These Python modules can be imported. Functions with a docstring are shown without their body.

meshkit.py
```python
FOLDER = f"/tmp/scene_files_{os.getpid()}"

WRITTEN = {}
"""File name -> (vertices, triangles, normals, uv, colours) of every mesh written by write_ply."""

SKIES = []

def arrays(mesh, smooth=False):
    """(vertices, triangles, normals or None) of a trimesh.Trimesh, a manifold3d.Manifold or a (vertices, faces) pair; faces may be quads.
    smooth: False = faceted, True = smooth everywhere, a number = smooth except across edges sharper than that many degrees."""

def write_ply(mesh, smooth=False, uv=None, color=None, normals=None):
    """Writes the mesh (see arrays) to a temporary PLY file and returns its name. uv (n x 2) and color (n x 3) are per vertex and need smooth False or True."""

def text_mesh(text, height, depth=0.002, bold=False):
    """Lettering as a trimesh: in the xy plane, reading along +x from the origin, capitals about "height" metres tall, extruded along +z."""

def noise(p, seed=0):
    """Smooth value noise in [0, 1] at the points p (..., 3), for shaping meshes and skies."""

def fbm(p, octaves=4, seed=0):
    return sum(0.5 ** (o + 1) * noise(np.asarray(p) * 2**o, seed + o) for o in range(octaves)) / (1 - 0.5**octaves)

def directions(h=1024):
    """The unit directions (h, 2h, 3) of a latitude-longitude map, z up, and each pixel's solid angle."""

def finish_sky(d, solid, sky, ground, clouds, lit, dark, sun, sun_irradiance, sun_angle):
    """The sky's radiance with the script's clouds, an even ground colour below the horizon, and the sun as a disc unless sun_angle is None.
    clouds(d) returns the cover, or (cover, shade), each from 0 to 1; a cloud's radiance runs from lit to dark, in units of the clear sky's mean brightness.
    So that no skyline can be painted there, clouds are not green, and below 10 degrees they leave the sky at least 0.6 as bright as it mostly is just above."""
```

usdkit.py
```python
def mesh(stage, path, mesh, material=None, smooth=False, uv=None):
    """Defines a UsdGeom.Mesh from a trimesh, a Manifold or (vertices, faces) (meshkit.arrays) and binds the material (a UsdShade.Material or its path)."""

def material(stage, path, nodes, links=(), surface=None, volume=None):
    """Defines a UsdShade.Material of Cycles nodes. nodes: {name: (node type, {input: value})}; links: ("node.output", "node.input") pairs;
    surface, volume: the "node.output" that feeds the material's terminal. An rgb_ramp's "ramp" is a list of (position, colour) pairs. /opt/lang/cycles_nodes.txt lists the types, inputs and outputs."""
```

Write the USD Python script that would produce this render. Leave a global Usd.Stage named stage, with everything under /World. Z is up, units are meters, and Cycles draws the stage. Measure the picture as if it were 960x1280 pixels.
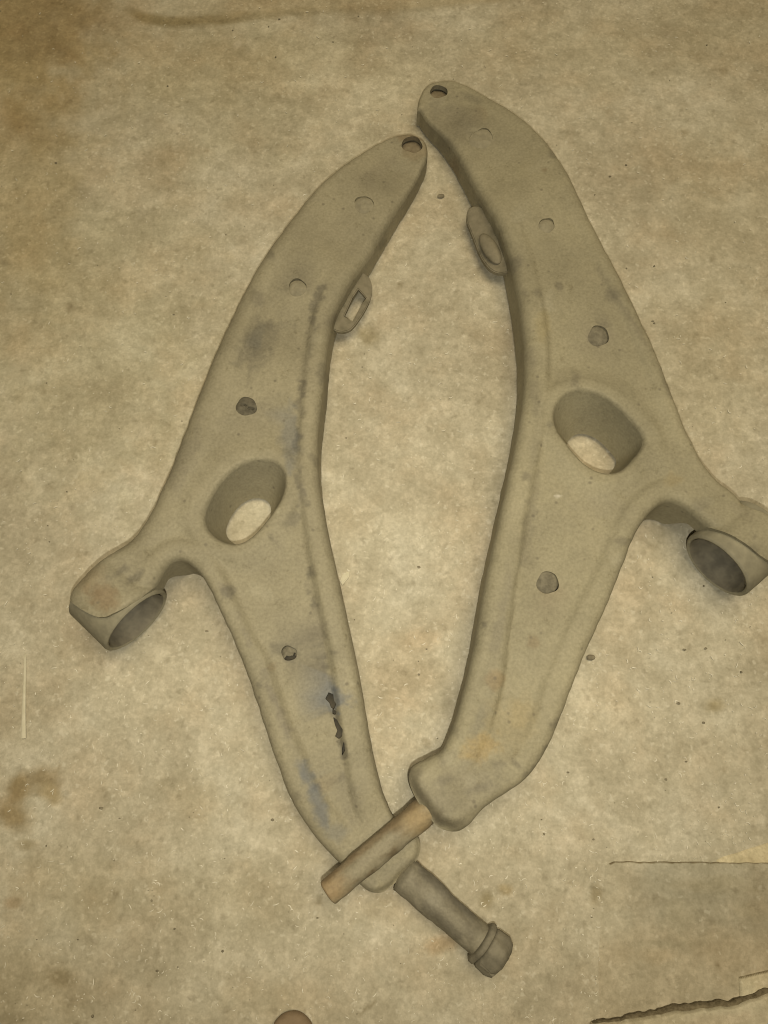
import math
import numpy as np
import trimesh
import shapely
import shapely.geometry as sg
from scipy.interpolate import splprep, splev
from scipy.spatial import Delaunay
import usdkit
from meshkit import noise, fbm
from pxr import Usd, UsdGeom, UsdLux, UsdShade, Gf, Sdf, Vt

stage = Usd.Stage.CreateInMemory()
UsdGeom.SetStageUpAxis(stage, UsdGeom.Tokens.z)
UsdGeom.SetStageMetersPerUnit(stage, 1.0)
world = UsdGeom.Xform.Define(stage, '/World')
stage.SetDefaultPrim(world.GetPrim())
UsdGeom.Scope.Define(stage, '/World/Looks')

# ------------------------------------------------------------------ camera (a phone held over the floor)
W, H, F = 960.0, 1280.0, 958.0          # the photograph's pixel frame and its focal length in pixels
TILT, DIST = math.radians(18.0), 0.42   # tilt away from straight down, metres to the floor on the axis
CAM = np.array([0.0, -DIST * math.sin(TILT), DIST * math.cos(TILT)])
FWD = np.array([0.0, math.sin(TILT), -math.cos(TILT)])
UPV = np.array([0.0, math.cos(TILT), math.sin(TILT)])
cam = UsdGeom.Camera.Define(stage, '/World/camera')
cam.CreateFocalLengthAttr(26.0)
cam.CreateHorizontalApertureAttr(26.0 * W / F)
cam.CreateVerticalApertureAttr(26.0 * H / F)
cam.CreateClippingRangeAttr(Gf.Vec2f(0.01, 50.0))
cam.CreateExposureAttr(0.0)
xf = UsdGeom.Xformable(cam)
xf.AddTranslateOp().Set(Gf.Vec3d(*CAM.tolist()))
xf.AddRotateXOp().Set(math.degrees(TILT))

# ------------------------------------------------------------------ light: the phone's lamp and an unseen warm ceiling panel added as ambient fill
lamp = UsdLux.SphereLight.Define(stage, '/World/phone_lamp')
lamp.CreateRadiusAttr(0.0035)
lamp.CreateNormalizeAttr(True)
lamp.CreateIntensityAttr(1.12)
lamp.CreateColorAttr(Gf.Vec3f(1.0, 0.93, 0.74))
shp = UsdLux.ShapingAPI.Apply(lamp.GetPrim())
shp.CreateShapingConeAngleAttr(52.0)
shp.CreateShapingConeSoftnessAttr(1.0)
lx = UsdGeom.Xformable(lamp)
lx.AddTranslateOp().Set(Gf.Vec3d(0.002, CAM[1] - 0.028, CAM[2] + 0.002))
lx.AddRotateXOp().Set(math.degrees(TILT) + 7.0)
room_fill = UsdLux.RectLight.Define(stage, '/World/ambient_fill')
room_fill.CreateWidthAttr(1.6)
room_fill.CreateHeightAttr(1.6)
room_fill.CreateNormalizeAttr(True)
room_fill.CreateIntensityAttr(12.2)
room_fill.CreateColorAttr(Gf.Vec3f(1.0, 0.83, 0.53))
bx_ = UsdGeom.Xformable(room_fill)
bx_.AddTranslateOp().Set(Gf.Vec3d(0.35, 0.30, 2.4))


# ------------------------------------------------------------------ helpers
def at(px, py, z=0.0):
    """The point at height z that the photograph shows at pixel (px, py)."""
    px, py, z = np.broadcast_arrays(np.asarray(px, float), np.asarray(py, float), np.asarray(z, float))
    d = F * FWD + (px[..., None] - W / 2) * np.array([1.0, 0, 0]) - (py[..., None] - H / 2) * UPV
    t = (z - CAM[2]) / d[..., 2]
    return CAM + d * t[..., None]


def pix(p):
    q = np.asarray(p, float) - CAM
    w = q @ FWD
    return np.stack([W / 2 + F * q[..., 0] / w, H / 2 - F * (q @ UPV) / w], -1)


def sstep(a, b, x):
    t = np.clip((np.asarray(x, float) - a) / (b - a), 0, 1)
    return t * t * (3 - 2 * t)


used = {}


def name_under(parent, name):
    k = (parent, name)
    n = used.get(k, 0)
    used[k] = n + 1
    return f"{parent}/{name}" if n == 0 else f"{parent}/{name}_{n:03d}"


def tag(prim, label=None, cat=None, group=None, kind=None):
    for k, v in (('label', label), ('category', cat), ('group', group), ('kind', kind)):
        if v:
            prim.SetCustomDataByKey(k, v)
    return prim


def obj(name, mesh, mat, parent='/World', smooth=30, tint=None):
    path = name_under(parent, name)
    m = usdkit.mesh(stage, path, mesh, mat, smooth=smooth)
    if tint is not None:
        UsdGeom.PrimvarsAPI(m).CreatePrimvar('tint', Sdf.ValueTypeNames.Color3fArray, 'vertex').Set(
            Vt.Vec3fArray.FromNumpy(np.clip(tint, 0, 4).astype(np.float32)))
    return m.GetPrim()


def thing(name, label, cat, group=None):
    return tag(UsdGeom.Xform.Define(stage, name_under('/World', name)).GetPrim(), label, cat, group)


def seg_dist(p, line):
    """Distance of points p (n,2) to a polyline."""
    return shapely.distance(sg.LineString(line), shapely.points(p))


def blob(q, cx, cy, rx, ry, ang=0.0, soft=0.6, rough=0.5, sc=0.09, seed=0):
    a = math.radians(ang)
    u, v = q[:, 0] - cx, q[:, 1] - cy
    x, y = (u * math.cos(a) + v * math.sin(a)) / rx, (-u * math.sin(a) + v * math.cos(a)) / ry
    n = fbm(np.stack([q[:, 0] * sc, q[:, 1] * sc, np.full(len(q), seed * 3.7)], -1), 5, seed) - 0.5
    return 1 - sstep(1 - soft, 1 + soft * 0.4, np.hypot(x, y) + rough * 2 * n)


def streak(q, line, w, soft=0.6, rough=0.6, sc=0.10, seed=0, broken=False):
    n = fbm(np.stack([q[:, 0] * sc, q[:, 1] * sc, np.full(len(q), seed * 5.1)], -1), 4, seed) - 0.5
    gap = fbm(np.stack([q[:, 0] * 0.045, q[:, 1] * 0.045, np.full(len(q), seed * 2.3 + 9)], -1), 3, seed + 7)
    return (1 - sstep(1 - soft, 1 + soft * 0.4, seg_dist(q, line) / w + rough * 2 * n)) * (0.25 + 0.75 * sstep(0.40, 0.58, gap) if broken else 1)


def mixc(col, w, c):
    return col * (1 - w[:, None]) + np.asarray(c, float) * w[:, None]


# ------------------------------------------------------------------ materials
def mat_floor(name='concrete', bump=0.45):
    n = {
        "g": ("geometry", {}),
        "t": ("attribute", {"attribute": "tint"}),
        "big": ("noise_texture", {"scale": 16.0, "detail": 7.0, "roughness": 0.62, "distortion": 0.3}),
        "rbig": ("rgb_ramp", {"ramp": [(0.30, (0.40, 0.362, 0.275)), (0.44, (0.465, 0.43, 0.336)), (0.55, (0.51, 0.478, 0.382)), (0.70, (0.57, 0.545, 0.455))]}),
        "flake": ("noise_texture", {"scale": 75.0, "detail": 10.0, "roughness": 0.78, "distortion": 0.2}),
        "rfl": ("rgb_ramp", {"ramp": [(0.36, (0.84, 0.835, 0.81)), (0.455, (0.955, 0.955, 0.945)), (0.51, (0.985, 0.985, 0.98)), (0.535, (1.07, 1.07, 1.075)), (0.66, (1.17, 1.17, 1.19))]}),
        "m1": ("mix", {"mix_type": "multiply", "fac": 1.0}),
        "pink": ("noise_texture", {"scale": 24.0, "detail": 4.0, "roughness": 0.6}),
        "mp": ("mapping", {"location": (3.1, 7.7, 0.0)}),
        "rp": ("rgb_ramp", {"ramp": [(0.48, (1.0, 1.0, 1.0)), (0.70, (1.03, 0.97, 0.92))]}),
        "m2": ("mix", {"mix_type": "multiply", "fac": 0.8}),
        "fine": ("noise_texture", {"scale": 480.0, "detail": 4.0, "roughness": 0.7}),
        "rfi": ("rgb_ramp", {"ramp": [(0.30, (0.87, 0.865, 0.85)), (0.5, (1, 1, 1)), (0.72, (1.13, 1.13, 1.14))]}),
        "fl2": ("noise_texture", {"scale": 190.0, "detail": 7.0, "roughness": 0.72, "distortion": 0.15}),
        "rf2": ("rgb_ramp", {"ramp": [(0.36, (0.86, 0.855, 0.84)), (0.43, (0.97, 0.97, 0.965)), (0.56, (1.0, 1.0, 1.0)), (0.59, (1.07, 1.07, 1.08)), (0.68, (1.14, 1.14, 1.16))]}),
        "m5": ("mix", {"mix_type": "multiply", "fac": 1.0}),
        "m3": ("mix", {"mix_type": "multiply", "fac": 1.0}),
        "m4": ("mix", {"mix_type": "multiply", "fac": 1.0}),
        # pale flecks pressed into the surface, and dark pores
        "wob": ("noise_texture", {"scale": 420.0, "detail": 2.0}),
        "ws": ("vector_math", {"math_type": "multiply_add", "vector2": (0.005, 0.005, 0.0)}),
        "vf": ("voronoi_texture", {"scale": 260.0, "dimensions": "2D"}),
        "vr": ("separate_color", {}),
        "vth": ("math", {"math_type": "greater_than", "value2": 0.84}),
        "vd": ("map_range", {"from_min": 0.32, "from_max": 0.10, "to_min": 0.0, "to_max": 0.42, "clamp": True}),
        "vm": ("math", {"math_type": "multiply"}),
        "mf": ("mix", {"mix_type": "mix", "color2": (0.72, 0.69, 0.59)}),
        "vp": ("voronoi_texture", {"scale": 150.0, "dimensions": "2D"}),
        "pr": ("separate_color", {}),
        "pth": ("math", {"math_type": "greater_than", "value2": 0.86}),
        "pd": ("map_range", {"from_min": 0.30, "from_max": 0.04, "to_min": 0.0, "to_max": 0.36, "clamp": True}),
        "pm": ("math", {"math_type": "multiply"}),
        "mq": ("mix", {"mix_type": "mix", "color2": (0.22, 0.19, 0.13)}),
        "bump": ("bump", {"strength": bump, "distance": 0.0006}),
        "p": ("principled_bsdf", {"roughness": 0.72, "specular_ior_level": 0.3}),
    }
    l = [("g.position", "big.vector"), ("g.position", "flake.vector"), ("g.position", "fine.vector"), ("g.position", "mp.vector"), ("mp.vector", "pink.vector"),
         ("big.fac", "rbig.fac"), ("flake.fac", "rfl.fac"), ("rbig.color", "m1.color1"), ("rfl.color", "m1.color2"),
         ("pink.fac", "rp.fac"), ("m1.color", "m2.color1"), ("rp.color", "m2.color2"),
         ("g.position", "fl2.vector"), ("fl2.fac", "rf2.fac"), ("m2.color", "m5.color1"), ("rf2.color", "m5.color2"),
         ("fine.fac", "rfi.fac"), ("m5.color", "m3.color1"), ("rfi.color", "m3.color2"),
         ("g.position", "wob.vector"), ("wob.color", "ws.vector1"), ("g.position", "ws.vector3"), ("ws.vector", "vf.vector"), ("ws.vector", "vp.vector"),
         ("vf.color", "vr.color"), ("vr.r", "vth.value1"), ("vf.distance", "vd.value"), ("vth.value", "vm.value1"), ("vd.result", "vm.value2"),
         ("vm.value", "mf.fac"), ("m3.color", "mf.color1"),
         ("vp.color", "pr.color"), ("pr.r", "pth.value1"), ("vp.distance", "pd.value"), ("pth.value", "pm.value1"), ("pd.result", "pm.value2"),
         ("pm.value", "mq.fac"), ("mf.color", "mq.color1"),
         ("mq.color", "m4.color1"), ("t.color", "m4.color2"), ("m4.color", "p.base_color"),
         ("flake.fac", "bump.height"), ("bump.normal", "p.normal")]
    return usdkit.material(stage, '/World/Looks/' + name, n, l, surface="p.BSDF")


def mat_steel():
    n = {
        "g": ("geometry", {}),
        "t": ("attribute", {"attribute": "tint"}),
        "dust": ("noise_texture", {"scale": 45.0, "detail": 7.0, "roughness": 0.65}),
        "rd": ("rgb_ramp", {"ramp": [(0.32, (0.90, 0.90, 0.90)), (0.5, (1, 1, 1)), (0.68, (1.06, 1.06, 1.05))]}),
        "fine": ("noise_texture", {"scale": 700.0, "detail": 3.0, "roughness": 0.6}),
        "rf": ("rgb_ramp", {"ramp": [(0.3, (0.86, 0.86, 0.85)), (0.7, (1.12, 1.12, 1.12))]}),
        "m1": ("mix", {"mix_type": "multiply", "fac": 1.0}),
        "m2": ("mix", {"mix_type": "multiply", "fac": 1.0}),
        "grim": ("noise_texture", {"scale": 130.0, "detail": 9.0, "roughness": 0.8}),
        "rg": ("rgb_ramp", {"ramp": [(0.30, (0.66, 0.64, 0.58)), (0.42, (0.97, 0.97, 0.96)), (0.60, (1, 1, 1)), (0.68, (1.08, 1.08, 1.07))]}),
        "m3": ("mix", {"mix_type": "multiply", "fac": 1.0}),
        "vp": ("voronoi_texture", {"scale": 170.0}),
        "pr": ("separate_color", {}),
        "pth": ("math", {"math_type": "greater_than", "value2": 0.80}),
        "pd": ("map_range", {"from_min": 0.20, "from_max": 0.08, "to_min": 0.0, "to_max": 0.55, "clamp": True}),
        "pm": ("math", {"math_type": "multiply"}),
        "mq": ("mix", {"mix_type": "mix", "color2": (0.14, 0.125, 0.095)}),
        "bump": ("bump", {"strength": 0.6, "distance": 0.0006}),
        "p": ("principled_bsdf", {"roughness": 0.62, "specular_ior_level": 0.35}),
    }
    l = [("g.position", "dust.vector"), ("g.position", "fine.vector"), ("dust.fac", "rd.fac"), ("fine.fac", "rf.fac"),
         ("rd.color", "m1.color1"), ("rf.color", "m1.color2"), ("m1.color", "m2.color1"), ("t.color", "m2.color2"),
         ("g.position", "grim.vector"), ("grim.fac", "rg.fac"), ("m2.color", "m3.color1"), ("rg.color", "m3.color2"),
         ("g.position", "vp.vector"), ("vp.color", "pr.color"), ("pr.r", "pth.value1"), ("vp.distance", "pd.value"), ("pth.value", "pm.value1"), ("pd.result", "pm.value2"),
         ("pm.value", "mq.fac"), ("m3.color", "mq.color1"),
         ("mq.color", "p.base_color"), ("grim.fac", "bump.height"), ("bump.normal", "p.normal")]
    return usdkit.material(stage, '/World/Looks/dusty_steel', n, l, surface="p.BSDF")


def mat_plain(name, a, b, scale=120.0, rough=0.75, bump=0.3, lo=0.35, hi=0.65):
    n = {
        "g": ("geometry", {}),
        "n": ("noise_texture", {"scale": scale, "detail": 6.0, "roughness": 0.65}),
        "r": ("rgb_ramp", {"ramp": [(lo, a), (hi, b)]}),
        "bump": ("bump", {"strength": bump, "distance": 0.0005}),
        "p": ("principled_bsdf", {"roughness": rough, "specular_ior_level": 0.3}),
    }
    l = [("g.position", "n.vector"), ("n.fac", "r.fac"), ("r.color", "p.base_color"), ("n.fac", "bump.height"), ("bump.normal", "p.normal")]
    return usdkit.material(stage, '/World/Looks/' + name, n, l, surface="p.BSDF")


M_FLOOR, M_STEEL = mat_floor(), mat_steel()
M_SLEEVE = mat_plain('sleeve_steel', (0.24, 0.225, 0.17), (0.32, 0.30, 0.225), 150)
M_BORE = mat_plain('grimy_bore', (0.15, 0.138, 0.11), (0.26, 0.238, 0.185), 110)
M_RUST = mat_plain('rusty_steel', (0.17, 0.14, 0.095), (0.26, 0.22, 0.15), 160)
M_PIN = mat_plain('worn_pin_steel', (0.16, 0.148, 0.115), (0.27, 0.25, 0.195), 130)
M_MUD = mat_plain('dried_mud', (0.145, 0.133, 0.10), (0.25, 0.23, 0.175), 300, 0.85, 0.5)
M_SLOT = mat_plain('dark_mud', (0.10, 0.092, 0.07), (0.18, 0.165, 0.125), 300, 0.85, 0.5)
M_DUST = mat_plain('dusty_plug', (0.26, 0.24, 0.178), (0.345, 0.318, 0.235), 240, 0.8, 0.4)
M_TAB = mat_plain('tab_steel', (0.17, 0.155, 0.11), (0.26, 0.235, 0.175), 160)
M_CARD = mat_plain('grey_card', (0.36, 0.335, 0.265), (0.46, 0.43, 0.35), 40)
M_PALE = mat_plain('pale_card', (0.55, 0.50, 0.38), (0.60, 0.55, 0.43), 70)
M_BOARD = mat_plain('old_board', (0.47, 0.43, 0.35), (0.57, 0.53, 0.44), 50)
M_TORN = mat_plain('torn_dark_edge', (0.11, 0.09, 0.055), (0.24, 0.205, 0.14), 420, 0.9, 0.8)
M_FIBRE = mat_plain('pale_fibre', (0.68, 0.65, 0.55), (0.86, 0.83, 0.74), 200)
M_GRIT = mat_plain('dark_grit', (0.16, 0.14, 0.10), (0.30, 0.27, 0.20), 200)
M_STRAW = mat_plain('straw', (0.60, 0.57, 0.44), (0.70, 0.67, 0.55), 200)
M_CAVITY_SHADE = mat_plain('cavity_shade', (0.05, 0.045, 0.035), (0.09, 0.08, 0.06), 160)  # near-black colour standing in for the shade inside the shell
M_BROWN = mat_plain('brown_cap', (0.24, 0.18, 0.12), (0.33, 0.25, 0.17), 120)


# ------------------------------------------------------------------ floor: one sheet, fine where it is seen, with its stains, painted light pools and corner falloff
def axis_pts(lo, hi, step):
    mid = np.arange(lo, hi + step / 2, step)
    far = np.array([0.03, 0.08, 0.2, 0.5, 1.2, 3.0])
    return np.concatenate([(lo - far)[::-1], mid, hi + far])


gx, gy = axis_pts(-0.30, 0.30, 0.0015), axis_pts(-0.30, 0.42, 0.0015)
GX, GY = np.meshgrid(gx, gy)
P = np.stack([GX.ravel(), GY.ravel(), np.zeros(GX.size)], -1)
P[:, 2] = (fbm(P * [14, 14, 0] + [3, 5, 0], 4, 11) - 0.5) * 0.0010 * np.exp(-(np.hypot(P[:, 0], P[:, 1]) / 0.6) ** 2) - 0.0004
ii = np.arange(GX.size).reshape(GX.shape)
FQ = np.stack([ii[:-1, :-1].ravel(), ii[:-1, 1:].ravel(), ii[1:, 1:].ravel(), ii[1:, :-1].ravel()], -1)
tint = np.ones((len(P), 3))
nearby = (np.abs(P[:, 0]) < 0.45) & (P[:, 1] > -0.45) & (P[:, 1] < 0.62)
q = pix(P[nearby])
t = tint[nearby]
BR = (0.72, 0.62, 0.47)
DK = (0.62, 0.58, 0.50)
LT = (1.22, 1.23, 1.25)
for i, (cx, cy, rx, ry, an, c, s) in enumerate([
    (10, 30, 130, 170, 0, (0.58, 0.47, 0.29), 0.9), (60, 330, 95, 60, 20, BR, 0.45), (110, 420, 190, 240, 0, (0.93, 0.93, 0.85), 0.7), (330, 120, 200, 110, 0, (0.95, 0.95, 0.88), 0.5), (90, 20, 120, 60, 0, BR, 0.5),  # brown corner mottle, deepened to carry the light falloff too
    (190, 215, 60, 30, -40, (0.80, 0.70, 0.58), 0.5), (30, 200, 90, 200, 0, (0.86, 0.78, 0.60), 0.6),
    (250, 80, 170, 60, -5, (0.90, 0.86, 0.74), 0.5), (150, 220, 60, 40, 30, LT, 0.5),
    (24, 985, 15, 24, 20, (0.60, 0.51, 0.37), 0.85), (55, 974, 22, 18, -30, (0.62, 0.54, 0.42), 0.8), (14, 1018, 28, 17, 30, (0.64, 0.55, 0.41), 0.8), (66, 995, 9, 14, -20, (0.72, 0.65, 0.52), 0.7),
    (62, 990, 12, 16, -40, (0.78, 0.70, 0.55), 0.6),
    (75, 1223, 16, 12, 30, (0.50, 0.46, 0.37), 0.95), (34, 1056, 14, 7, 0, (0.70, 0.64, 0.52), 0.6), (16, 1128, 12, 8, 0, (0.76, 0.62, 0.50), 0.6),
    (460, 420, 14, 12, 0, (0.74, 0.70, 0.60), 0.8), (515, 970, 10, 14, 0, (0.9, 0.9, 0.88), 0.3),
    (608, 1125, 9, 11, 0, (0.74, 0.70, 0.58), 0.75), (633, 1112, 9, 7, 20, (0.76, 0.68, 0.52), 0.7), (555, 1178, 24, 12, -20, (0.90, 0.72, 0.55), 0.5),
    (893, 882, 12, 9, 0, (0.76, 0.70, 0.56), 0.7), (745, 1118, 7, 14, 10, (0.70, 0.66, 0.56), 0.7),
    (320, 1130, 60, 50, 0, (0.88, 0.86, 0.80), 0.5), (90, 1120, 90, 60, 0, (0.88, 0.85, 0.76), 0.5), (240, 1000, 50, 30, 30, (0.88, 0.84, 0.76), 0.5),
    (510, 620, 75, 120, 10, LT, 0.5), (180, 860, 75, 55, 0, LT, 0.5), (735, 885, 75, 45, 0, LT, 0.5), (505, 410, 40, 60, 0, (1.05, 1.05, 1.06), 0.5), (450, 100, 110, 60, 0, (1.10, 1.09, 1.05), 0.6), (430, 130, 60, 50, 30, LT, 0.5), (220, 330, 60, 50, -30, (1.10, 1.10, 1.08), 0.6),  # broad pale blobs paint the flash's pools of light into the floor
    (505, 840, 50, 50, 0, (1.0, 0.93, 0.86), 0.6), (520, 800, 28, 14, 0, (0.98, 0.90, 0.82), 0.5),
    (900, 450, 90, 120, 0, (0.95, 0.93, 0.86), 0.5), (730, 60, 160, 60, 0, (0.93, 0.91, 0.84), 0.5),
    (905, 90, 6, 6, 0, DK, 0.6), (930, 20, 120, 90, 0, (0.84, 0.81, 0.74), 0.7), (20, 1240, 90, 80, 0, (0.88, 0.84, 0.76), 0.6), (250, 1120, 110, 70, 0, (0.92, 0.91, 0.87), 0.6), (910, 250, 90, 120, 0, (0.91, 0.89, 0.83), 0.6), (900, 1170, 30, 20, 0, (0.9, 0.8, 0.7), 0.4), (10, 1275, 40, 10, 0, DK, 0.6), (330, 1250, 60, 25, 0, (0.93, 0.9, 0.84), 0.5),  # the large corner tints stand in for light falloff
    (545, 1030, 12, 10, 0, LT, 0.5), (130, 760, 40, 20, 0, (0.9, 0.86, 0.78), 0.5)]):
    t = mixc(t, min(1.0, s * (1.0 if rx > 28 else 1.2)) * blob(q, cx, cy, rx * (1 if rx > 28 else 1.15), ry * (1 if rx > 28 else 1.15), an, 0.7, 0.55 if rx > 28 else 0.42, 0.045 if rx > 40 else 0.12, i), c)
rs = np.random.RandomState(5)
for i in range(70):       # small dark spots and pale scuffs all over
    cx, cy = rs.uniform(-60, 1020), rs.uniform(-60, 1340)
    r = rs.uniform(2.5, 7)
    c = DK if rs.rand() < 0.65 else (1.18, 1.18, 1.2)
    sel = np.hypot(q[:, 0] - cx, q[:, 1] - cy) < 3 * r
    if sel.any():
        t[sel] = mixc(t[sel], rs.uniform(0.3, 0.8) * blob(q[sel], cx, cy, r * rs.uniform(0.7, 1.6), r, rs.uniform(0, 180), 0.7, 0.6, 0.2, 100 + i), c)
# the long soft scuff across the top, dark at its left end, and the browner ground above it
scuff = [(160, 13), (178, 22), (205, 27), (238, 27), (280, 24), (330, 18), (400, 13), (480, 14), (560, 8), (640, 0)]
wd = np.interp(q[:, 0], [160, 200, 260, 330, 480, 640], [7, 9, 9, 7, 7, 5])
k = seg_dist(q, scuff) / wd
ns = fbm(np.stack([q[:, 0] * .05, q[:, 1] * .2, q[:, 0] * 0], -1), 3, 9)
t = mixc(t, (1 - sstep(0.3, 1.3, k + ns * 0.5 - 0.2)) * np.interp(q[:, 0], [160, 175, 240, 330, 420, 640], [0.4, 0.95, 0.95, 0.65, 0.4, 0.15]), (0.56, 0.50, 0.36))
above = sstep(-3, 5, np.interp(q[:, 0], [x for x, y in scuff], [y for x, y in scuff]) - q[:, 1]) * sstep(160, 330, q[:, 0]) * (1 - sstep(600, 680, q[:, 0]))
t = mixc(t, 0.65 * above, (0.86, 0.79, 0.66))
# faint curved hairline stain at the bottom right
t = mixc(t, 0.7 * streak(q, [(445, 1270), (470, 1252)], 2.0, seed=4), DK)
tint[nearby] = t
floor = obj('floor', (P, FQ), M_FLOOR, smooth=True, tint=tint)
tag(floor, 'mottled beige concrete floor with brown stains, pale flecks and painted pools of light', 'floor', kind='structure')


# ------------------------------------------------------------------ the stamped steel arms
def spline(pts, n):
    pts = np.asarray(pts, float)
    tck, u = splprep(np.vstack([pts, pts[:1]]).T, s=len(pts) * 0.35, per=True, k=3)
    return np.stack(splev(np.linspace(0, 1, n, endpoint=False), tck), -1)


def idw(q, table, p=3.0):
    tb = np.asarray(table, float)
    d = np.hypot(q[:, None, 0] - tb[None, :, 0], q[:, None, 1] - tb[None, :, 1]) + 1e-6
    w = d ** -p
    return (w * tb[None, :, 2]).sum(1) / w.sum(1)


def resample(xy, step):
    ring = sg.LinearRing(xy)
    n = max(8, int(ring.length / step))
    return np.array([ring.interpolate(i / n, normalized=True).coords[0] for i in range(n)])


def ring_pts(geom, step):
    out = []
    for g in getattr(geom, 'geoms', [geom]):
        if g.is_empty:
            continue
        for r in [g.exterior] + list(g.interiors):
            if r.length > 3 * step:
                out.append(resample(np.array(r.coords)[:-1], step))
    return out


NADIR = np.array([480.0, 640 + F * math.tan(TILT)])


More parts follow.
